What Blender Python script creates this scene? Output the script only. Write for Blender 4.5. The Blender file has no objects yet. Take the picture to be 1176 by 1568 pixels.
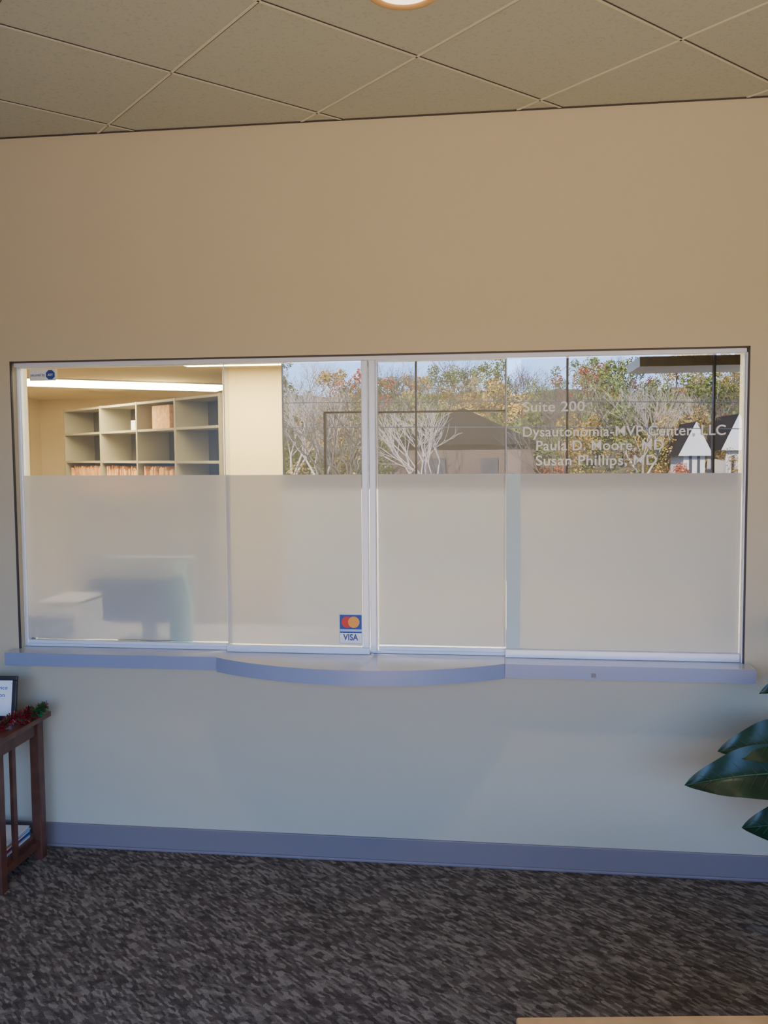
import bpy, bmesh, math, random
from mathutils import Vector, Matrix
random.seed(7)
C=bpy.context; Dt=bpy.data
COL=C.scene.collection

# ---------------------------------------------------------------- materials
def newmat(name):
    m=Dt.materials.new(name); m.use_nodes=True
    nt=m.node_tree; nt.nodes.clear()
    out=nt.nodes.new('ShaderNodeOutputMaterial')
    return m,nt,out
def pmat(name,col,rough=.6,metal=0,spec=.5,bump=0,bscale=80,var=0,vscale=3,coat=0):
    m,nt,out=newmat(name)
    b=nt.nodes.new('ShaderNodeBsdfPrincipled')
    b.inputs['Base Color'].default_value=(*col,1)
    b.inputs['Roughness'].default_value=rough
    b.inputs['Metallic'].default_value=metal
    b.inputs['Specular IOR Level'].default_value=spec
    b.inputs['Coat Weight'].default_value=coat
    tc=nt.nodes.new('ShaderNodeTexCoord')
    if var>0:
        n=nt.nodes.new('ShaderNodeTexNoise'); n.inputs['Scale'].default_value=vscale; n.inputs['Detail'].default_value=4
        nt.links.new(tc.outputs['Object'],n.inputs['Vector'])
        r=nt.nodes.new('ShaderNodeValToRGB')
        r.color_ramp.elements[0].position=.3; r.color_ramp.elements[1].position=.7
        r.color_ramp.elements[0].color=(*[c*(1-var) for c in col],1)
        r.color_ramp.elements[1].color=(*[min(1,c*(1+var)) for c in col],1)
        nt.links.new(n.outputs['Fac'],r.inputs['Fac']); nt.links.new(r.outputs['Color'],b.inputs['Base Color'])
    if bump>0:
        n2=nt.nodes.new('ShaderNodeTexNoise'); n2.inputs['Scale'].default_value=bscale; n2.inputs['Detail'].default_value=3
        nt.links.new(tc.outputs['Object'],n2.inputs['Vector'])
        bp=nt.nodes.new('ShaderNodeBump'); bp.inputs['Strength'].default_value=bump; bp.inputs['Distance'].default_value=.01
        nt.links.new(n2.outputs['Fac'],bp.inputs['Height']); nt.links.new(bp.outputs['Normal'],b.inputs['Normal'])
    nt.links.new(b.outputs[0],out.inputs[0])
    return m
def emat(name,col,s):
    m,nt,out=newmat(name)
    e=nt.nodes.new('ShaderNodeEmission'); e.inputs[0].default_value=(*col,1); e.inputs[1].default_value=s
    nt.links.new(e.outputs[0],out.inputs[0]); return m

def carpet_mat():
    m,nt,out=newmat('carpet_weave')
    N=nt.nodes.new; L=nt.links.new
    b=N('ShaderNodeBsdfPrincipled'); b.inputs['Roughness'].default_value=.95; b.inputs['Specular IOR Level'].default_value=.1
    tc=N('ShaderNodeTexCoord')
    wn=N('ShaderNodeTexNoise'); wn.inputs['Scale'].default_value=45; L(tc.outputs['Object'],wn.inputs['Vector'])
    vs=N('ShaderNodeVectorMath'); vs.operation='MULTIPLY_ADD'; vs.inputs[1].default_value=(.010,.010,0)
    L(wn.outputs['Color'],vs.inputs[0]); L(tc.outputs['Object'],vs.inputs[2])
    def dashes(ang,lx,ly,rnd):
        mp=N('ShaderNodeMapping'); mp.vector_type='TEXTURE'
        mp.inputs['Rotation'].default_value=(0,0,math.radians(ang)); mp.inputs['Scale'].default_value=(lx,ly,1)
        L(vs.outputs[0],mp.inputs['Vector'])
        v=N('ShaderNodeTexVoronoi'); v.voronoi_dimensions='2D'; v.feature='SMOOTH_F1'; v.inputs['Smoothness'].default_value=.3
        v.inputs['Scale'].default_value=1; v.inputs['Randomness'].default_value=rnd
        L(mp.outputs[0],v.inputs['Vector']); return v
    v1=dashes(-42,.030,.0085,.55); v2=dashes(-8,.045,.017,.5)
    r1=N('ShaderNodeValToRGB'); cr=r1.color_ramp
    cr.elements[0].position=.2; cr.elements[0].color=(.115,.090,.070,1)
    cr.elements[1].position=.85; cr.elements[1].color=(.28,.235,.185,1)
    e=cr.elements.new(.5); e.color=(.165,.134,.106,1)
    sp=N('ShaderNodeSeparateColor'); L(v1.outputs['Color'],sp.inputs[0]); L(sp.outputs[0],r1.inputs['Fac'])
    r2=N('ShaderNodeValToRGB'); c2=r2.color_ramp
    c2.elements[0].position=.25; c2.elements[0].color=(.56,.56,.56,1)
    c2.elements[1].position=.6; c2.elements[1].color=(1,1,1,1)
    sp2=N('ShaderNodeSeparateColor'); L(v2.outputs['Color'],sp2.inputs[0]); L(sp2.outputs[1],r2.inputs['Fac'])
    mx=N('ShaderNodeMix'); mx.data_type='RGBA'; mx.blend_type='MULTIPLY'; mx.inputs[0].default_value=.8
    L(r1.outputs[0],mx.inputs[6]); L(r2.outputs[0],mx.inputs[7])
    n=N('ShaderNodeTexNoise'); n.inputs['Scale'].default_value=260; L(tc.outputs['Object'],n.inputs['Vector'])
    mr=N('ShaderNodeMapRange'); mr.inputs[3].default_value=.4; mr.inputs[4].default_value=1.6; L(n.outputs['Fac'],mr.inputs[0])
    mx2=N('ShaderNodeMix'); mx2.data_type='RGBA'; mx2.blend_type='MULTIPLY'; mx2.inputs[0].default_value=1
    L(mx.outputs[2],mx2.inputs[6]); L(mr.outputs[0],mx2.inputs[7])
    L(mx2.outputs[2],b.inputs['Base Color'])
    bp=N('ShaderNodeBump'); bp.inputs['Strength'].default_value=.6; bp.inputs['Distance'].default_value=.006
    L(n.outputs['Fac'],bp.inputs['Height']); L(bp.outputs[0],b.inputs['Normal'])
    L(b.outputs[0],out.inputs[0]); return m

def tile_mat():
    m,nt,out=newmat('acoustic_tile')
    N=nt.nodes.new; L=nt.links.new
    b=N('ShaderNodeBsdfPrincipled'); b.inputs['Roughness'].default_value=.9; b.inputs['Specular IOR Level'].default_value=.1
    tc=N('ShaderNodeTexCoord')
    v=N('ShaderNodeTexNoise'); v.inputs['Scale'].default_value=90; v.inputs['Detail'].default_value=5; L(tc.outputs['Object'],v.inputs['Vector'])
    r=N('ShaderNodeValToRGB'); r.color_ramp.elements[0].position=.34; r.color_ramp.elements[1].position=.46
    r.color_ramp.elements[0].color=(.42,.435,.375,1); r.color_ramp.elements[1].color=(.48,.495,.43,1)
    L(v.outputs['Fac'],r.inputs['Fac']); L(r.outputs[0],b.inputs['Base Color'])
    L(b.outputs[0],out.inputs[0]); return m

def glass_mat():
    m,nt,out=newmat('clear_glass')
    N=nt.nodes.new; L=nt.links.new
    t=N('ShaderNodeBsdfTransparent'); t.inputs[0].default_value=(.95,.97,.96,1)
    g=N('ShaderNodeBsdfGlossy'); g.inputs['Roughness'].default_value=0.0; g.inputs[0].default_value=(1,1,1,1)
    fr=N('ShaderNodeFresnel'); fr.inputs[0].default_value=1.95
    mx=N('ShaderNodeMixShader'); L(fr.outputs[0],mx.inputs[0]); L(t.outputs[0],mx.inputs[1]); L(g.outputs[0],mx.inputs[2])
    L(mx.outputs[0],out.inputs[0]); return m
def film_mat(name,dc,tcx,rfx,rg):
    m,nt,out=newmat(name)
    N=nt.nodes.new; L=nt.links.new
    d=N('ShaderNodeBsdfDiffuse'); d.inputs[0].default_value=(*dc,1)
    t=N('ShaderNodeBsdfTranslucent'); t.inputs[0].default_value=(*tcx,1)
    m1=N('ShaderNodeMixShader'); m1.inputs[0].default_value=.5; L(d.outputs[0],m1.inputs[1]); L(t.outputs[0],m1.inputs[2])
    rf=N('ShaderNodeBsdfRefraction'); rf.inputs['Roughness'].default_value=rg; rf.inputs['IOR'].default_value=1.3
    m2=N('ShaderNodeMixShader'); m2.inputs[0].default_value=rfx; L(m1.outputs[0],m2.inputs[1]); L(rf.outputs[0],m2.inputs[2])
    L(m2.outputs[0],out.inputs[0]); return m
def letter_mat():
    m,nt,out=newmat('etched_vinyl'); N=nt.nodes.new; L=nt.links.new
    b=N('ShaderNodeBsdfPrincipled'); b.inputs['Base Color'].default_value=(.95,.96,.98,1); b.inputs['Roughness'].default_value=.6
    b.inputs['Alpha'].default_value=.78
    L(b.outputs[0],out.inputs[0]); return m
def foliage_mat(name,c1,c2,scale=1.0):
    m,nt,out=newmat(name)
    N=nt.nodes.new; L=nt.links.new
    b=N('ShaderNodeBsdfPrincipled'); b.inputs['Roughness'].default_value=.9; b.inputs['Specular IOR Level'].default_value=.1
    tc=N('ShaderNodeTexCoord'); n=N('ShaderNodeTexNoise'); n.inputs['Scale'].default_value=scale; n.inputs['Detail'].default_value=6
    L(tc.outputs['Object'],n.inputs['Vector'])
    r=N('ShaderNodeValToRGB'); r.color_ramp.elements[0].position=.35; r.color_ramp.elements[1].position=.65
    r.color_ramp.elements[0].color=(*c1,1); r.color_ramp.elements[1].color=(*c2,1)
    L(n.outputs['Fac'],r.inputs['Fac']); L(r.outputs[0],b.inputs['Base Color']); L(b.outputs[0],out.inputs[0]); return m

M={}
M['wall']=pmat('wall_paint',(.61,.535,.375),.8,spec=.3,bump=.03,bscale=300)
M['office']=pmat('office_paint',(.80,.67,.41),.8)
M['dark']=pmat('dim_office_brown',(.018,.013,.009),.8)  # near-black, stands in for a dim office behind the glass
M['carpet']=carpet_mat(); M['tile']=tile_mat()
M['tbar']=pmat('ceiling_tbar',(.66,.63,.52),.5)
M['black']=pmat('black_plastic',(.02,.02,.022),.4)
M['trim_and_shade']=pmat('dark_trim_and_shade',(.06,.05,.05),.6)  # dark trim tone, also used to paint shade in the gaps
M['alu']=pmat('white_aluminium',(.82,.86,.97),.3,metal=.1)
M['lam']=pmat('lavender_laminate',(.28,.32,.46),.32)
M['lamtop']=pmat('laminate_top',(.54,.53,.55),.2)
M['base']=pmat('vinyl_base',(.25,.195,.19),.5)
M['glass']=glass_mat(); M['film']=film_mat('frosted_film',(.89,.89,.88),(.97,.95,.90),.42,.22)
M['strip']=film_mat('overlap_light_strip',(.84,.96,.97),(.90,.99,.99),.1,.25)  # whiter film that paints the lighter tone of overlapping panes
M['letter']=letter_mat()
M['white']=pmat('white_paint',(.85,.85,.83),.4)
M['vinyl']=pmat('white_vinyl',(.92,.94,.96),.5)
M['wood']=pmat('red_brown_wood',(.12,.040,.022),.4,var=.35,vscale=14,coat=.2)
M['oak']=pmat('light_oak',(.70,.40,.15),.4,var=.15,vscale=12)
M['leaf']=pmat('leaf_green',(.010,.036,.014),.33,spec=.4,var=.5,vscale=9)
M['rib']=pmat('leaf_rib',(.05,.11,.04),.5)
M['stem']=pmat('stem_brown',(.10,.08,.045),.7)
M['pot']=pmat('pot_clay',(.18,.09,.05),.6)
M['soil']=pmat('soil',(.03,.02,.015),.9)
M['blue']=pmat('blue_print',(.02,.06,.30),.5)
M['sky']=pmat('lightblue_print',(.35,.55,.80),.5)
M['red']=pmat('red_print',(.65,.03,.03),.5)
M['orange']=pmat('orange_print',(.85,.35,.05),.5)
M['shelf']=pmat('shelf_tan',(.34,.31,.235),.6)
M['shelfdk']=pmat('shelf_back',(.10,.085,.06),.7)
M['manila']=pmat('manila_folder',(.75,.42,.18),.7,var=.3,vscale=20)
M['asphalt']=pmat('asphalt',(.15,.135,.11),.9,var=.2,vscale=.5)
M['bark']=pmat('bark_pale',(.34,.28,.22),.9)
M['barkd']=pmat('bark_dark',(.07,.05,.035),.9)
M['roof']=pmat('dark_shingle',(.012,.011,.012),.95,spec=.05)
M['brick']=pmat('brown_siding',(.06,.035,.025),.8)
M['siding']=pmat('white_siding',(.55,.50,.45),.6)
M['hill']=foliage_mat('hill_leaves',(.018,.014,.007),(.12,.085,.035),.8)
M['f_green']=foliage_mat('foliage_green',(.024,.042,.010),(.17,.19,.045),2)
M['f_gold']=foliage_mat('foliage_gold',(.13,.075,.015),(.46,.29,.07),2)
M['f_red']=foliage_mat('foliage_rust',(.13,.025,.012),(.36,.10,.04),2)
M['teal']=pmat('teal_fabric',(.05,.42,.42),.6)
M['grey']=pmat('grey_plastic',(.16,.20,.21),.5)
M['lamp']=emat('lamp_lens',(1,.80,.44),50.0)
M['filmlight']=emat('film_backlight',(1,.88,.66),72.0)  # glow of the added lights behind the frosted film
M['bulb']=emat('bulb',(1,.80,.50),24.0)

# ---------------------------------------------------------------- helpers
def link(o,parent=None):
    COL.objects.link(o)
    if parent: o.parent=parent
    return o
def empty(name,loc=(0,0,0),rz=0):
    e=Dt.objects.new(name,None); e.location=loc; e.rotation_euler=(0,0,rz); e.empty_display_size=.1
    return link(e)
def mesh_from(bm,name,mats,parent=None,smooth=False,loc=None,rot=None):
    me=Dt.meshes.new(name); bm.to_mesh(me); bm.free()
    for mm in mats: me.materials.append(M[mm] if isinstance(mm,str) else mm)
    if smooth:
        for p in me.polygons: p.use_smooth=True
    o=Dt.objects.new(name,me)
    if loc: o.location=loc
    if rot: o.rotation_euler=rot
    return link(o,parent)
def addbox(bm,x0,x1,y0,y1,z0,z1,mi=0,mtx=None):
    vs=[bm.verts.new((x,y,z)) for x in(x0,x1) for y in(y0,y1) for z in(z0,z1)]
    if mtx is not None:
        for v in vs: v.co=mtx@v.co
    for f in((0,1,3,2),(4,6,7,5),(0,4,5,1),(2,3,7,6),(0,2,6,4),(1,5,7,3)):
        fc=bm.faces.new([vs[i] for i in f]); fc.material_index=mi
    return vs
def boxes(name,lst,mats,parent=None,bevel=0,loc=None,rot=None):
    bm=bmesh.new()
    for b in lst: addbox(bm,*b[:6],mi=b[6] if len(b)>6 else 0)
    bmesh.ops.recalc_face_normals(bm,faces=bm.faces)
    o=mesh_from(bm,name,mats,parent,loc=loc,rot=rot)
    if bevel:
        md=o.modifiers.new('bevel','BEVEL'); md.width=bevel; md.segments=2; md.limit_method='ANGLE'
    return o
def lathe(bm,prof,n=32,mi=0,cx=0,cy=0):
    rings=[]
    for r,z in prof:
        rings.append([bm.verts.new((cx+r*math.cos(2*math.pi*i/n),cy+r*math.sin(2*math.pi*i/n),z)) for i in range(n)])
    for a,b in zip(rings,rings[1:]):
        for i in range(n):
            f=bm.faces.new((a[i],a[(i+1)%n],b[(i+1)%n],b[i])); f.material_index=mi; f.smooth=True
    return rings
def tube(bm,a,b,ra,rb,n=5,mi=0):
    a=Vector(a);b=Vector(b);d=(b-a)
    if d.length<1e-6:return
    q=d.normalized().to_track_quat('Z','Y').to_matrix()
    A=[];B=[]
    for i in range(n):
        t=2*math.pi*i/n; o=q@Vector((math.cos(t),math.sin(t),0))
        A.append(bm.verts.new(a+o*ra));B.append(bm.verts.new(b+o*rb))
    for i in range(n):
        f=bm.faces.new((A[i],A[(i+1)%n],B[(i+1)%n],B[i])); f.material_index=mi; f.smooth=True
def text(name,body,size,loc,mat,parent=None,width=None,rot=(math.pi/2,0,0),ext=.0004,bold=.010):
    cu=Dt.curves.new(name,'FONT'); cu.body=body; cu.size=size; cu.extrude=ext; cu.offset=size*bold; cu.space_character=1.05
    o=Dt.objects.new(name,cu); COL.objects.link(o)
    C.view_layer.update()
    dg=C.evaluated_depsgraph_get(); me=Dt.meshes.new_from_object(o.evaluated_get(dg))
    Dt.objects.remove(o)
    w=max(v.co.x for v in me.vertices) if len(me.vertices) else 1
    if width:
        for v in me.vertices: v.co.x*=width/w
    me.materials.clear(); me.materials.append(M[mat])
    o=Dt.objects.new(name,me); o.location=loc; o.rotation_euler=rot
    return link(o,parent)

# ---------------------------------------------------------------- room shell
RX0,RX1,RY0=-2.75,3.2,-5.6
H=3.05
OX0,OX1,OZ0,OZ1=-2.055,.985,.82,2.118
WT=.14
boxes('wall_front',[(-5.8,OX0,0,WT,0,H),(OX1,3.34,0,WT,0,H),(OX0,OX1,0,WT,0,OZ0),(OX0,OX1,0,WT,OZ1,H)],['wall'])
boxes('wall_left',[(RX0-.14,RX0,RY0-.14,0,0,H)],['wall'])
boxes('wall_right',[(RX1,RX1+.14,RY0-.14,0,0,H)],['wall'])
WX0,WX1,WZ0,WZ1=-2.28,2.95,.35,2.78
boxes('wall_back',[(RX0,WX0,RY0-.14,RY0,0,H),(WX1,RX1,RY0-.14,RY0,0,H),(WX0,WX1,RY0-.14,RY0,0,WZ0),(WX0,WX1,RY0-.14,RY0,WZ1,H)],['wall'])
boxes('floor',[(RX0-.14,RX1+.14,RY0-.14,0,-.1,0)],['carpet'])
cl=boxes('ceiling',[(RX0-.14,RX1+.14,RY0-.14,WT,H,H+.2)],['tile','white'])
LX,LY=-.257,-.951
bm=bmesh.new(); bmesh.ops.create_cone(bm,cap_ends=True,segments=48,radius1=.098,radius2=.098,depth=.32)
ct=mesh_from(bm,'cut',['white'],loc=(LX,LY,H))
md=cl.modifiers.new('b','BOOLEAN'); md.object=ct; md.operation='DIFFERENCE'; md.solver='EXACT'
C.view_layer.objects.active=cl
bpy.ops.object.modifier_apply(modifier='b')
Dt.objects.remove(ct)
T=.6096; ga=.7823; gx,gy=-.257,-.520
bm=bmesh.new()
def clipline(p,d):
    t0,t1=-50,50
    for k,(lo,hi) in enumerate(((RX0,RX1),(RY0,0.0))):
        if abs(d[k])<1e-9:
            continue
        a=(lo-p[k])/d[k];b=(hi-p[k])/d[k]
        if a>b:a,b=b,a
        t0=max(t0,a);t1=min(t1,b)
    return t0,t1
u=Vector((math.cos(ga),math.sin(ga)));w=Vector((-math.sin(ga),math.cos(ga)))
for dd,ss in((u,w),(w,u)):
    for i in range(-16,17):
        p=Vector((gx,gy))+ss*T*i
        t0,t1=clipline(p,dd)
        if t1-t0>.05:
            a=p+dd*(t0+.006);b=p+dd*(t1-.006); L=(b-a).length
            mt=Matrix.Translation((a.x,a.y,0))@Matrix.Rotation(math.atan2(dd.y,dd.x),4,'Z')
            addbox(bm,0,L,-.004,.004,H-.004,H-.0005,0,mt)
            addbox(bm,0,L,-.0085,-.004,H-.002,H-.0005,1,mt)  # dark strip paints the shadow side of each bar
bmesh.ops.recalc_face_normals(bm,faces=bm.faces)
mesh_from(bm,'trim_1',['tbar','trim_and_shade'])
boxes('trim_2',[(RX0,RX1,-.010,0,H-.004,H-.0005)],['trim_and_shade'])
boxes('baseboard_front',[(RX0,RX1,-.010,0,0,.104),(RX0,RX1,-.018,-.010,0,.012)],['base'],bevel=.003)
boxes('baseboard_left',[(RX0,RX0+.01,RY0,-.02,0,.104)],['base'])
boxes('baseboard_right',[(RX1-.01,RX1,RY0,-.02,0,.104)],['base'])
we=empty('window_1')
ml=[(WX0,WX1,RY0-.12,RY0-.05,WZ0,WZ0+.05),(WX0,WX1,RY0-.12,RY0-.05,WZ1-.05,WZ1)]
for x in(WX0+.02,-.815,.133,.762,2.225,WX1-.02):
    ml.append((x-.010,x+.010,RY0-.12,RY0-.05,WZ0+.05,WZ1-.05))
ml.append((-1.800,-1.775,RY0-.12,RY0-.05,WZ0+.05,2.175))
ml.append((-1.775,.123,RY0-.115,RY0-.055,2.155,2.175))
boxes('mullions',ml,['black'],we)
boxes('awning',[(1.5,3.4,RY0-1.0,RY0-.145,2.60,2.70)],['oak'],we)

e=empty('recessed_downlight',(LX,LY,H))
bm=bmesh.new()
lathe(bm,[(.088,.0),(.092,-.006),(.104,-.007),(.112,-.004),(.113,-.0006)],48)
lathe(bm,[(.088,0),(.08,.06),(.055,.12)],48,mi=1)
mesh_from(bm,'trim_ring',['oak','white'],e)
bm=bmesh.new(); lathe(bm,[(.056,.119),(.04,.112),(.0001,.108)],32)
mesh_from(bm,'lens',['bulb'],e)

# ---------------------------------------------------------------- reception window
e=empty('window_2')
boxes('gap_shade_bead',[(OX0,OX0+.005,.0,.012,.875,OZ1),(OX1-.005,OX1,.0,.012,.875,OZ1),(OX0,OX1,.0,.02,OZ1-.006,OZ1)],['trim_and_shade'],e)  # dark strips round the opening; the head one paints its shadow gap
boxes('head_track',[(OX0+.006,OX1-.006,.022,.10,OZ1-.022,OZ1-.001)],['alu'],e,bevel=.002)
boxes('jamb_strips',[(OX0+.001,OX0+.004,.05,.10,.876,OZ1-.022),(OX1-.010,OX1-.001,.014,.06,.876,OZ1-.022)],['alu'],e)
zs=.876
boxes('sill_track',[(OX0+.006,-.51,.050,.105,zs,zs+.012),(-.51,OX1-.012,.050,.105,zs,zs+.012)],['alu'],e,bevel=.002)
boxes('rail_front_left',[(-1.125,-.51,.018,.050,zs,zs+.028)],['alu'],e,bevel=.003)
boxes('rail_front_right',[(.05,OX1-.012,.018,.050,zs,zs+.034)],['alu'],e,bevel=.003)
boxes('rail_rear_left',[(OX0+.012,-1.115,.058,.085,zs+.012,zs+.026)],['alu'],e,bevel=.002)
boxes('rail_rear_right',[(-.478,.115,.058,.085,zs+.012,zs+.026)],['alu'],e,bevel=.002)
boxes('divider',[(-.537,-.511,.016,.050,zs+.028,OZ1-.022),(-.506,-.480,.020,.056,zs+.012,OZ1-.022)],['alu'],e,bevel=.003)
ZF=1.628
def pane(nm,x0,x1,y):
    boxes(nm+'_glass',[(x0,x1,y,y+.006,zs+.026,OZ1-.022)],['glass'],e)
    boxes(nm+'_film',[(x0+.003,x1-.003,y-.0022,y-.0008,zs+.034,ZF)],['film'],e)
    boxes(nm+'_edge',[(x0-.0015,x0+.0005,y-.001,y+.007,zs+.026,OZ1-.022)],['alu'],e)
pane('pane_a',OX0+.008,-1.112,.068)
pane('pane_b',-1.122,-.538,.034)
pane('pane_c',-.479,.113,.068)
pane('pane_d',.053,OX1-.013,.034)
boxes('overlap_light_strip',[(.055,.111,.0302,.0310,zs+.036,ZF)],['strip'],e)  # added strip, brightens the pane overlap by its colour

y=.0300
lt=empty('window_lettering')
text('line_suite','Suite 200',.056,(.118,y,1.878),'letter',lt,.245)
text('line_practice','Dysautonomia-MVP Center, LLC',.056,(.116,y,1.778),'letter',lt,.79)
text('line_doctor_a','Paula D. Moore, MD',.056,(.170,y,1.722),'letter',lt,.50)
text('line_doctor_b','Susan Phillips, MD',.056,(.170,y,1.662),'letter',lt,.475)
st=empty('payment_card_sticker',(-.640,.0300,.918))
boxes('backing',[(0,.098,0,.001,0,.125,0)],['sky'],st)
boxes('blue_top',[(.003,.095,-.0008,-.0001,.062,.122)],['blue'],st)
boxes('white_bar',[(.003,.095,-.0008,-.0001,.004,.052)],['white'],st)
for nm,cx,mt,yy in(('disc_red',.034,'red',-.0012),('disc_orange',.062,'orange',-.0016)):
    bm=bmesh.new(); bmesh.ops.create_circle(bm,cap_ends=True,segments=28,radius=.024)
    mesh_from(bm,nm,[mt],st,loc=(cx,yy,.092),rot=(math.pi/2,0,0))
text('word','VISA',.036,(.018,-.0014,.016),'blue',st,.062,bold=.03)
boxes('blue_bar',[(.003,.095,-.0011,-.0009,.046,.052)],['blue'],st)
st=empty('alarm_sticker',(-2.0,.0640,2.040))
boxes('label',[(0,.12,0,.001,0,.050)],['white'],st)
bm=bmesh.new(); bmesh.ops.create_circle(bm,cap_ends=True,segments=8,radius=.022)
mesh_from(bm,'badge',['blue'],st,loc=(.095,-.0006,.025),rot=(math.pi/2,math.pi/8,0))
text('word','secured by',.018,(.004,-.0006,.019),'blue',st,.066,bold=.01)
text('badge_word','ADT',.014,(.083,-.0012,.020),'white',st,.024,bold=.01)

# ---------------------------------------------------------------- counter
ct_e=empty('reception_counter')
LX0,LX1=-2.075,1.005
BX0,BX1=-1.135,.047
zt,zb=.875,.820
def arc(n=40):
    pts=[]
    W=BX1-BX0; s=.165; R=(W*W/4+s*s)/(2*s); cx=(BX0+BX1)/2; cy=-.092-s+R
    a=math.asin(W/2/R)
    for i in range(n+1):
        t=-a+2*a*i/n
        pts.append((cx+R*math.sin(t),cy-R*math.cos(t)))
    return pts
def slab(name,outline,z0,z1,mats,parent):
    bm=bmesh.new()
    lo=[bm.verts.new((x,y,z0)) for x,y in outline]; hi=[bm.verts.new((x,y,z1)) for x,y in outline]
    f=bm.faces.new(hi); f.material_index=1
    bm.faces.new(lo[::-1])
    n=len(outline)
    for i in range(n):
        f=bm.faces.new((lo[i],lo[(i+1)%n],hi[(i+1)%n],hi[i])); f.material_index=0
    bmesh.ops.recalc_face_normals(bm,faces=bm.faces)
    return mesh_from(bm,name,mats,parent)
slab('ledge_left',[(LX0,-.082),(BX0-.001,-.082),(BX0-.001,-.0005),(LX0,-.0005)],zb,zt,['lam','lamtop'],ct_e)
slab('ledge_right',[(BX1+.001,-.092),(LX1,-.092),(LX1,-.0005),(BX1+.001,-.0005)],zb,zt,['lam','lamtop'],ct_e)
slab('bowed_shelf',arc()+[(BX1,-.0005),(BX0,-.0005)],zb-.004,zt+.001,['lam','lamtop'],ct_e)
slab('sill',[(OX0+.001,0),(OX1-.001,0),(OX1-.001,.139),(OX0+.001,.139)],OZ0+.001,zt,['lam','lamtop'],ct_e)
boxes('office_worktop',[(OX0-.3,OX1+.3,.1405,.60,zb,zt)],['lamtop'],ct_e)
boxes('worktop_support',[(OX0-.28,OX0-.25,.142,.58,0,zb),(OX1+.25,OX1+.28,.142,.58,0,zb),(-.5,-.47,.142,.58,0,zb)],['lam'],ct_e)
boxes('cable_cap',[(.384,.402,-.095,-.092,.830,.846)],['base'],ct_e)

# ---------------------------------------------------------------- office beyond
OH=2.45
boxes('wall_office_back',[(-5.94,3.34,7.2,7.34,0,OH)],['office'])
boxes('wall_office_left',[(-5.94,-5.8,WT,7.2,0,OH)],['office'])
boxes('wall_office_right',[(3.2,3.34,WT,7.2,0,OH)],['office'])
boxes('wall_office_added_partition',[(-1.29,3.2,1.75,1.87,1.50,OH,0),(-1.29,3.2,1.75,1.87,0,1.50,1)],['dark','white'])  # added partition: dark top keeps the glass dim, white base brightens the film
boxes('wall_office_column',[(-2.28,-1.2,3.72,3.86,0,OH)],['office'])
boxes('ceiling_office',[(-5.94,3.34,WT,7.34,OH,OH+.2)],['office'])
boxes('floor_office',[(-5.94,3.34,0,7.34,-.1,0)],['carpet'])
def troffer(loc,rz,lx,ly,mt='lamp'):
    t=empty('ceiling_troffer',loc,rz)
    boxes('housing',[(-lx/2-.03,lx/2+.03,-ly/2-.03,ly/2+.03,-.012,-.001)],['white'],t)
    boxes('lens',[(-lx/2,lx/2,-ly/2,ly/2,-.02,-.0122)],[mt],t)
troffer((-3.75,5.07,OH),math.radians(35),2.2,.8)
troffer((-2.0,2.95,OH),0,.9,.8)
troffer((-1.8,.95,OH),0,1.2,.5,'filmlight')  # added light out of view, lights the frosted film from behind
troffer((-.1,.95,OH),0,1.0,.45,'filmlight')  # second unseen light added to brighten the film
sh=empty('file_shelving',(-2.34,3.80,0),math.atan2(.66,-.75))
bl=[];nodes=[0,.79,1.575,2.43,3.4]
FY=0.0;BY=-.36
for nx in nodes: bl.append((nx-.014,nx+.014,BY,FY,0,2.25))
for a,b in zip(nodes,nodes[1:]):
    for z in(.08,.38,.68,.98,1.30,1.655,1.965,2.235):
        bl.append((a+.014,b-.014,BY+.012,FY-.004,z-.011,z+.011))
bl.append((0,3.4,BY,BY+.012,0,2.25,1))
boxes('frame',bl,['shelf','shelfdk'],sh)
fb=[]
x=.83
while x<3.3:
    wdt=random.uniform(.012,.035)
    if all(abs(x+wdt/2-n)>.05 for n in nodes):
        fb.append((x,x+wdt*.9,BY+.04,FY-random.uniform(.02,.06),1.3115,1.3115+random.uniform(.25,.31)))
    x+=wdt
boxes('folders',fb,['manila'],sh)
boxes('boxes_on_shelf',[(1.0,1.35,BY+.04,-.06,1.977,2.2),(1.8,1.9,BY+.1,-.1,1.977,2.08,1)],['manila','white'],sh)
mo=empty('computer_monitor',(-1.56,.25,zt+.0005))
boxes('back_shell',[(-.22,.22,-.02,.02,.08,.38)],['grey'],mo,bevel=.01)
boxes('stand',[(-.03,.03,-.015,.03,.01,.16),(-.12,.12,-.08,.08,0,.012)],['grey'],mo,bevel=.004)
wb=empty('water_bottle',(-1.38,.175,zt+.0005))
bm=bmesh.new(); lathe(bm,[(.001,0),(.048,.002),(.052,.02),(.052,.19),(.04,.26),(.026,.29),(.026,.36),(.001,.362)],24)
mesh_from(bm,'body',['teal'],wb)
pr=empty('paper_tray',(-1.95,.30,zt+.0005))
boxes('tray',[(-.11,.11,-.13,.13,0,.012),(-.11,-.10,-.13,.13,.012,.18),(.10,.11,-.13,.13,.012,.18),(-.11,.11,-.13,.13,.17,.18)],['white'],pr)
boxes('paper',[(-.095,.095,-.12,.12,.0122,.15)],['white'],pr)

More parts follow.
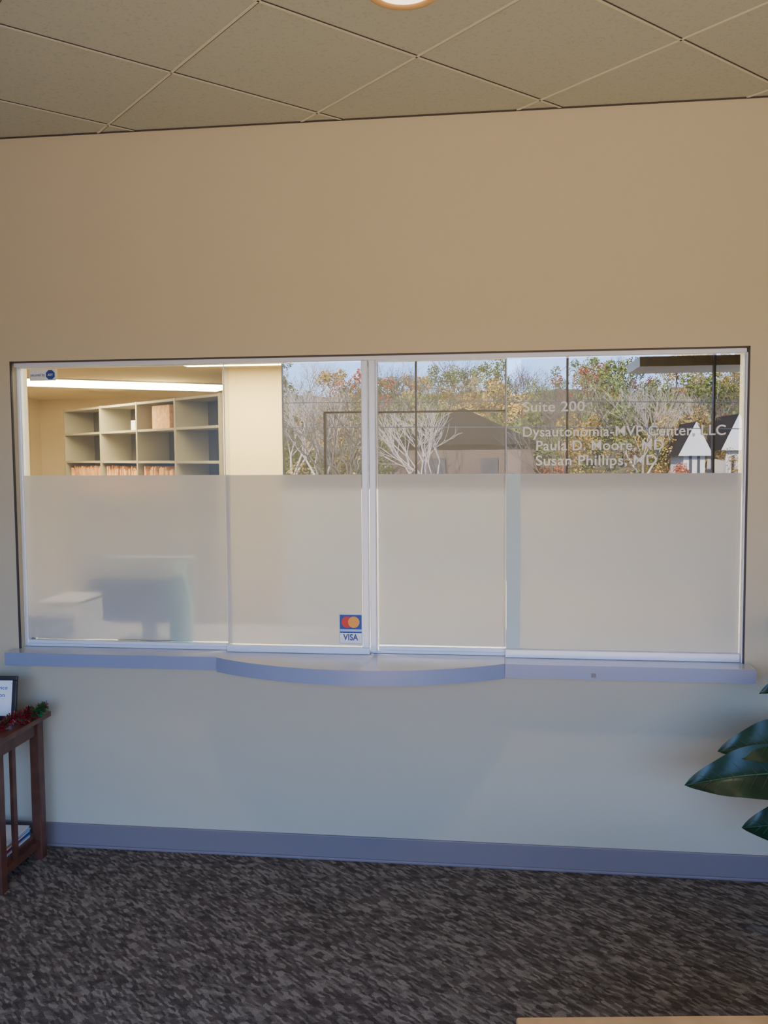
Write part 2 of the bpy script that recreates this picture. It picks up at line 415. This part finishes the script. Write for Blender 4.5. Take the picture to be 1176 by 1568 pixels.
# ---------------------------------------------------------------- side table
tb=empty('side_table')
tx0,tx1,ty0,ty1,tz=-2.36,-1.875,-.475,-.075,.625
lg=.042
LI=.025
xs=(tx0+LI,tx1-LI-lg);ys=(ty0+LI,ty1-LI-lg)
boxes('top',[(tx0,tx1,ty0,ty1,tz-.022,tz)],['wood'],tb,bevel=.004)
legs=[(x,x+lg,yy,yy+lg,0,tz-.022) for x in xs for yy in ys]
boxes('legs',legs,['wood'],tb,bevel=.003)
ap=[]
for x in xs: 
    ap.append((x+.01,x+lg-.01,ys[0]+lg,ys[1],tz-.085,tz-.022)); ap.append((x+.01,x+lg-.01,ys[0]+lg,ys[1],.055,.085))
    yy=ys[0]+lg+(ys[1]-ys[0]-lg)*.36
    ap.append((x+.014,x+lg-.014,yy-.013,yy+.013,.085,tz-.085))
for yy in ys: ap.append((xs[0]+lg,xs[1],yy+.01,yy+lg-.01,tz-.085,tz-.022)); ap.append((xs[0]+lg,xs[1],yy+.01,yy+lg-.01,.055,.085))
boxes('aprons_and_slats',ap,['wood'],tb)
boxes('lower_shelf',[(xs[0]+.03,xs[1]+.012,ys[0]+.01,ys[1]+lg-.01,.085,.097)],['wood'],tb)
mg=empty('magazines',(-2.045,-.255,.0975))
for i in range(8):
    o=boxes('issue_%d'%(i+1),[(-.095,.095,-.11,.11,i*.0062,i*.0062+.0058,0)],[['white','sky','red','blue','white','orange','sky','white'][i]],mg)
    o.rotation_euler=(0,0,random.uniform(-.06,.06))
fr=empty('framed_sign',(-2.095,-.235,tz+.0015))
fr.rotation_euler=(math.radians(-10),0,math.radians(4))
boxes('frame',[(-.14,.14,0,.016,0,.018),(-.14,.14,0,.016,.162,.18),(-.14,-.122,0,.016,.018,.162),(.122,.14,0,.016,.018,.162)],['black'],fr,bevel=.002)
boxes('sheet',[(-.122,.122,.006,.012,.018,.162)],['vinyl'],fr)
boxes('back_strut',[(-.03,.03,.016,.022,.03,.16)],['black'],fr)
text('line_a','Autonomic Device',.022,(-.09,.0052,.125),'blue',fr,.19,bold=0)
text('line_b','Charging Station',.022,(-.08,.0052,.095),'blue',fr,.17,bold=0)
text('line_c','please ask the desk',.012,(-.06,.0052,.06),'blue',fr,.12,bold=0)
M['tin_r']=pmat('red_tinsel',(.30,.01,.03),.25,metal=.5); M['tin_g']=pmat('green_tinsel',(.01,.25,.08),.25,metal=.5)
bm=bmesh.new()
gp=[(-2.30,-.40),(-2.15,-.33),(-2.02,-.40),(-1.95,-.36),(-1.90,-.27),(-1.905,-.19),(-1.87,-.13)]
pts=[]
for k in range(len(gp)-1):
    for i in range(16):
        t=i/16; a=Vector(gp[k]);b=Vector(gp[k+1]); q=a.lerp(b,t)
        pts.append(Vector((q.x,q.y,tz+.026+.012*math.sin((k*16+i)*.35))))
for a,b in zip(pts,pts[1:]): tube(bm,a,b,.002,.002,4,0)
for i in range(4200):
    p=random.choice(pts); d=Vector((random.gauss(0,1),random.gauss(0,1),random.gauss(0,1))).normalized()
    L=random.uniform(.014,.028); q=p+d*L; q.z=max(q.z,tz+.002)
    s=d.orthogonal().normalized()*.0013
    f=bm.faces.new([bm.verts.new(v) for v in(p-s,p+s,q+s,q-s)]); f.material_index=0 if random.random()<(.80 if p.y<-.2 else .35) else 1
mesh_from(bm,'tinsel_garland',['tin_r','tin_g'])

# ---------------------------------------------------------------- plant
pp=empty('rubber_plant')
PX,PY=1.40,-.52
bm=bmesh.new(); lathe(bm,[(.001,0),(.13,0),(.17,.28),(.185,.30),(.185,.33),(.165,.33),(.16,.29),(.001,.285)],40,cx=PX,cy=PY)
mesh_from(bm,'pot',['pot'],pp)
bm=bmesh.new(); lathe(bm,[(.155,.2895),(.08,.30),(.001,.305)],24,cx=PX,cy=PY); mesh_from(bm,'soil',['soil'],pp)
def leaf(bm,base,tip,width,up=Vector((0,0,1)),droop=.05,fold=.16):
    base=Vector(base);tip=Vector(tip);ax=tip-base;Ln=ax.length;ax.normalize()
    side=ax.cross(up).normalized(); nr=side.cross(ax).normalized()
    n=26;m=10;rows=[];rib=[]
    for i in range(n+1):
        t=i/n
        wv=width/2*(math.sin(math.pi*min(1,t**.8))**.75)*(1-.12*t)
        if i==n: wv=.0005
        if i==0: wv=.003
        c=base+ax*Ln*t+nr*(droop*math.sin(math.pi*t))
        row=[]
        for j in range(m+1):
            s=-1+2*j/m
            row.append(bm.verts.new(c+side*s*wv+nr*(fold*wv*abs(s)**1.2*1.4-.004*(1-abs(s))+.004*math.sin(t*20+abs(s)*2)*abs(s))))
        rows.append(row); rib.append(c-nr*.003)
    for a,b in zip(rows,rows[1:]):
        for j in range(m):
            f=bm.faces.new((a[j],a[j+1],b[j+1],b[j])); f.smooth=True
    for k,(a,b) in enumerate(zip(rib,rib[1:])):
        tube(bm,a,b,.0032*(1-k/n)+.0008,.0032*(1-(k+1)/n)+.0008,6,1)
    for k in range(3,n-3,2):      # side veins
        t=k/n
        for sg in(0,m):
            a=rib[k]; jj=2 if sg==0 else m-2
            b=rows[min(n,k+2)][jj].co+nr*.0006
            tube(bm,a,b,.0011,.0006,4,1)
bm=bmesh.new()
stm=[Vector((PX,PY,.29)),Vector((PX-.03,PY+.01,.55)),Vector((PX-.01,PY,.85)),Vector((PX+.02,PY,1.12))]
for a,b in zip(stm,stm[1:]): tube(bm,a,b,.013,.010,8,0)
mesh_from(bm,'stem',['stem'],pp)
bm=bmesh.new(); sb=bmesh.new()
LV=[((1.14,-.50,.625),(.668,-.45,.545),.205,Vector((.1,-.75,.65))),
    ((1.16,-.45,.70),(.785,-.42,.660),.18,Vector((0,-.75,.65))),
    ((1.18,-.40,.62),(.825,-.34,.600),.12,Vector((0,-.3,1))),
    ((1.18,-.50,.43),(.860,-.46,.405),.18,Vector((0,-.75,.6))),
    ((1.22,-.50,.76),(.93,-.60,.66),.12,Vector((0,-.7,.7))),
    ((1.25,-.5,.93),(.915,-.44,.875),.14,Vector((0,-.6,.8)))]
for k in range(16):
    a=random.uniform(-1.9,1.9); z=.55+.04*k
    b0=Vector((PX+.06*math.cos(a),PY+.06*math.sin(a),z)); L=random.uniform(.25,.33)
    tp=b0+Vector((L*math.cos(a),L*math.sin(a),random.uniform(-.08,.08)))
    tp.y=min(tp.y,-.06)
    LV.append((b0,tp,.13,Vector((0,0,1))))
for b0,t0,wd,up in LV:
    leaf(bm,b0,t0,wd,up)
    b0=Vector(b0); z=b0.z-.06
    tube(sb,(PX-.01,PY,z),b0,.005,.004,6,0)
mesh_from(bm,'leaves',['leaf','rib'],pp); mesh_from(sb,'petioles',['stem'],pp)

# ---------------------------------------------------------------- coffee table
cf=empty('coffee_table',(.05,-1.732,0),.1255)
boxes('top',[(0,1.1,-.55,0,.465,.50)],['oak'],cf,bevel=.006)
boxes('legs',[(.04,.09,-.10,-.05,0,.465),(1.01,1.06,-.10,-.05,0,.465),(.04,.09,-.50,-.45,0,.465),(1.01,1.06,-.50,-.45,0,.465)],['oak'],cf,bevel=.004)
boxes('aprons',[(.09,1.01,-.085,-.065,.40,.465),(.09,1.01,-.485,-.465,.40,.465)],['oak'],cf)

# ---------------------------------------------------------------- exterior (mirrored in the glass)
GZ=-1.2
ew=empty('exterior_woodland')
boxes('exterior_pavement',[(-60,60,-36,RY0-.2,GZ-.2,GZ-.005)],['asphalt'])
def hz(d):
    t=max(0,(d-36)/46); return GZ-.2+9.0*t**1.1
bm=bmesh.new(); nx,ny=60,24; g=[]
for j in range(ny+1):
    r=[]
    for i in range(nx+1):
        x=-60+120*i/nx; d=36.2+46*j/ny
        r.append(bm.verts.new((x,-d,hz(d)+random.uniform(-.4,.4)*(j>0))))
    g.append(r)
for a,b in zip(g,g[1:]):
    for i in range(nx): bm.faces.new((a[i],b[i],b[i+1],a[i+1]))
bmesh.ops.recalc_face_normals(bm,faces=bm.faces)
mesh_from(bm,'hillside',['hill'],ew)
def bare_tree(seed,h):
    rnd=random.Random(seed); bm=bmesh.new()
    def grow(p,d,L,r,lv):
        q=p+d*L; tube(bm,p,q,r,r*.72,3 if lv>1 else 6,0)
        if lv>=6:return
        for k in range(3 if lv<4 else 2):
            nd=(d+Vector((rnd.gauss(0,.42),rnd.gauss(0,.42),rnd.gauss(.10,.22)))).normalized()
            grow(q,nd,L*rnd.uniform(.66,.86),r*.62,lv+1)
    grow(Vector((0,0,0)),Vector((0,0,1)),h*.20,h*.011,0)
    me=Dt.meshes.new('bare_tree'); bm.to_mesh(me); bm.free(); return me
def leafy(seed,h,mat):
    rnd=random.Random(seed); bm=bmesh.new()
    tube(bm,(0,0,0),(0,0,h*.7),h*.018,h*.008,6,1)
    cl=[(Vector((rnd.gauss(0,h*.13),rnd.gauss(0,h*.13),h*rnd.uniform(.2,.95))),h*rnd.uniform(.06,.13)) for _ in range(28)]
    for c,r in cl:
        for _ in range(120):
            d=Vector((rnd.gauss(0,1),rnd.gauss(0,1),rnd.gauss(0,1))).normalized(); p=c+d*r*rnd.uniform(.6,1)
            a=Vector((rnd.gauss(0,1),rnd.gauss(0,1),rnd.gauss(0,1))).normalized(); b=a.orthogonal().normalized(); s=h*.010
            bm.faces.new([bm.verts.new(p+a*s),bm.verts.new(p+b*s),bm.verts.new(p-a*s),bm.verts.new(p-b*s)])
    me=Dt.meshes.new(mat); bm.to_mesh(me); bm.free(); me.materials.append(M[mat]); me.materials.append(M['barkd']); return me
bt=[bare_tree(s,9) for s in(1,2,3)]
bt[0].materials.append(M['barkd']); bt[1].materials.append(M['barkd']); bt[2].materials.append(M['bark'])
lf={k:[leafy(s+7,9,k) for s in(0,1)] for k in('f_green','f_gold','f_red')}
def put(nm,me,vx,vy,s,z=None):
    o=Dt.objects.new(nm,me); o.location=(vx,-vy,GZ if z is None else z); o.scale=(s,s,s); o.rotation_euler=(0,0,random.uniform(0,6)); link(o,ew)
for vx,vy,s,k in[(-5.0,27,.85,0),(-1.5,20,.70,2),(-4.2,21.5,.65,0),(-8.5,33,1.0,2),(-3.4,34,1.0,1),(6.2,34,.95,2),(10.0,34,.9,0),(13.5,35,1.0,1),(2.9,34,1.0,0),(2.0,21,.6,1),(-6.6,30,.9,2)]:
    put('bare_tree',bt[k],vx,vy,s)
NM={'f_green':'evergreen_tree','f_gold':'golden_tree','f_red':'red_tree'}
for vx,vy,s,k in[(7.4,35,.55,'f_gold'),(10.5,36,.5,'f_red'),(-2.4,21,.26,'f_red'),(.9,27.5,.5,'f_green'),(3.6,33,.5,'f_gold'),(11.8,27,.45,'f_red'),(-6.8,33,.6,'f_gold'),
                 (9.4,31,.34,'f_gold'),(7.0,30,.28,'f_red'),(1.6,24,.30,'f_red'),(4.8,34,.6,'f_green'),(-4.4,35,.55,'f_green'),(-9,35,.6,'f_green')]:
    put(NM[k],lf[k][0],vx,vy,s)
for i in range(135):
    vy=random.uniform(38,70); vx=random.uniform(-.42,.42)*(vy+3)
    k=random.choices(['f_green','f_gold','f_red','bare'],[.44,.20,.08,.28])[0]
    z=hz(vy)-.3
    if k=='bare': put('bare_tree',random.choice(bt),vx,vy,random.uniform(.6,.95),z)
    else: put(NM[k],random.choice(lf[k]),vx,vy,random.uniform(.4,.72),z)
def house(nm,x0,x1,y0,y1,ze,zr,wall,along='x',base=GZ):
    e=empty(nm); boxes('walls',[(x0,x1,-y1,-y0,base,ze)],[wall],e)
    bm=bmesh.new(); o=.25
    if along=='x':
        ym=-(y0+y1)/2
        v=[(x0-o,-y0+o,ze-.1),(x1+o,-y0+o,ze-.1),(x1+o,-y1-o,ze-.1),(x0-o,-y1-o,ze-.1),(x0-o,ym,zr),(x1+o,ym,zr)]
        fs=[(0,1,5,4),(2,3,4,5),(0,4,3),(1,2,5),(0,3,2,1)]
    else:
        xm=(x0+x1)/2
        v=[(x0-o,-y0+o,ze-.1),(x1+o,-y0+o,ze-.1),(x1+o,-y1-o,ze-.1),(x0-o,-y1-o,ze-.1),(xm,-y0+o,zr),(xm,-y1-o,zr)]
        fs=[(0,4,5,3),(1,2,5,4),(0,1,4),(2,3,5),(0,3,2,1)]
    vs=[bm.verts.new(p) for p in v]
    for k,f in enumerate(fs):
        fc=bm.faces.new([vs[i] for i in f]); fc.material_index=0
        if along=='y' and k==2 and wall!='brick': fc.material_index=1
    bmesh.ops.recalc_face_normals(bm,faces=bm.faces)
    mesh_from(bm,'roof',['roof',wall],e)
    xm=(x0+x1)/2; q=(x1-x0)/8
    boxes('windows',[(xm-2*q,xm-q,-y0,-y0+.05,.9,1.6),(xm+q,xm+2*q,-y0,-y0+.05,.9,1.6)],['black'],e)
house('pavilion_building',-3.0,1.2,23,27,2.1,3.1,'brick','y')
house('gabled_house',7.3,8.1,31.5,34,1.7,2.9,'siding','y')
house('gabled_house',9.0,9.8,32,35,1.9,3.2,'siding','y')
house('gabled_house',10.6,11.4,32,35,1.7,3.0,'siding','y')
house('gabled_house',12.2,15.0,32,35,1.5,2.3,'siding','x')
up_=empty('utility_pole',(-4.85,-14.5,GZ-.004))
bm=bmesh.new(); tube(bm,(0,0,0),(0,0,4.1),.045,.035,8); tube(bm,(-.25,0,4.0),(.25,0,4.0),.035,.035,6)
for z0 in(4.02,3.5):
    for i in range(24):
        xa=-18+2*i; f=lambda x:(z0-.20+.20*math.cos(x*.12))
        tube(bm,(xa,-.05,f(xa)),(xa+2,-.05,f(xa+2)),.009,.009,4,1)
mesh_from(bm,'pole_and_lines',['siding','black'],up_)

# ---------------------------------------------------------------- light
w=Dt.worlds.new('World'); C.scene.world=w; w.use_nodes=True; nt=w.node_tree; nt.nodes.clear()
wo=nt.nodes.new('ShaderNodeOutputWorld'); bg=nt.nodes.new('ShaderNodeBackground')
tc=nt.nodes.new('ShaderNodeTexCoord'); sx=nt.nodes.new('ShaderNodeSeparateXYZ'); rp=nt.nodes.new('ShaderNodeValToRGB')
nt.links.new(tc.outputs['Generated'],sx.inputs[0]); nt.links.new(sx.outputs[2],rp.inputs['Fac'])
rp.color_ramp.elements[0].position=0; rp.color_ramp.elements[0].color=(.38,.59,1.0,1)
rp.color_ramp.elements[1].position=.45; rp.color_ramp.elements[1].color=(.12,.32,1.0,1)
nt.links.new(rp.outputs[0],bg.inputs[0]); bg.inputs[1].default_value=13.5
nt.links.new(bg.outputs[0],wo.inputs[0])
def light(nm,typ,loc,energy,col,rot=(0,0,0),**k):
    l=Dt.lights.new(nm,typ); l.energy=energy; l.color=col
    for a,b in k.items(): setattr(l,a,b)
    o=Dt.objects.new(nm,l); o.location=loc; o.rotation_euler=rot; return link(o)
sun=light('sun','SUN',(0,0,20),62,(1,.92,.80),angle=.01)
sun.rotation_euler=Vector((.35,-.80,-.50)).to_track_quat('-Z','Y').to_euler()
p=light('window_portal','AREA',((WX0+WX1)/2,RY0-.16,(WZ0+WZ1)/2),1,(1,1,1),(math.pi/2,0,0),shape='RECTANGLE',size=WX1-WX0,size_y=WZ1-WZ0)
p.rotation_euler=Vector((0,1,0)).to_track_quat('-Z','Z').to_euler()
p.data.cycles.is_portal=True
light('downlight_bulb','SPOT',(LX,LY,H+.06),40,(1,.78,.48),(0,0,0),spot_size=1.6,spot_blend=.8,shadow_soft_size=.04)
# added fill behind the viewer, standing in for warm floor bounce, thrown at the upper wall and ceiling
ul=light('bounce_fill','AREA',(.3,-4.6,.30),29,(1,.66,.24),shape='RECTANGLE',size=3.2,size_y=.5)
ul.data.spread=math.radians(75)
ul.rotation_euler=Vector((0,.82,.57)).to_track_quat('-Z','Z').to_euler()

# ---------------------------------------------------------------- camera
f=1345.697/1176
cam=Dt.cameras.new('camera'); cam.sensor_fit='HORIZONTAL'; cam.sensor_width=36; cam.lens=36*f; cam.clip_start=.05; cam.clip_end=300
co=Dt.objects.new('camera',cam); link(co)
yaw,pitch,roll=.12361,.06472,.00695
fwd=Vector((-math.sin(yaw)*math.cos(pitch),math.cos(yaw)*math.cos(pitch),-math.sin(pitch)))
right=Vector((math.cos(yaw),math.sin(yaw),0)); down=fwd.cross(right)
r2=right*math.cos(roll)+down*math.sin(roll); d2=-right*math.sin(roll)+down*math.cos(roll)
m=Matrix((( r2.x,-d2.x,-fwd.x,0),(r2.y,-d2.y,-fwd.y,-3.56979),(r2.z,-d2.z,-fwd.z,1.70765),(0,0,0,1)))
co.matrix_world=m
C.scene.camera=co
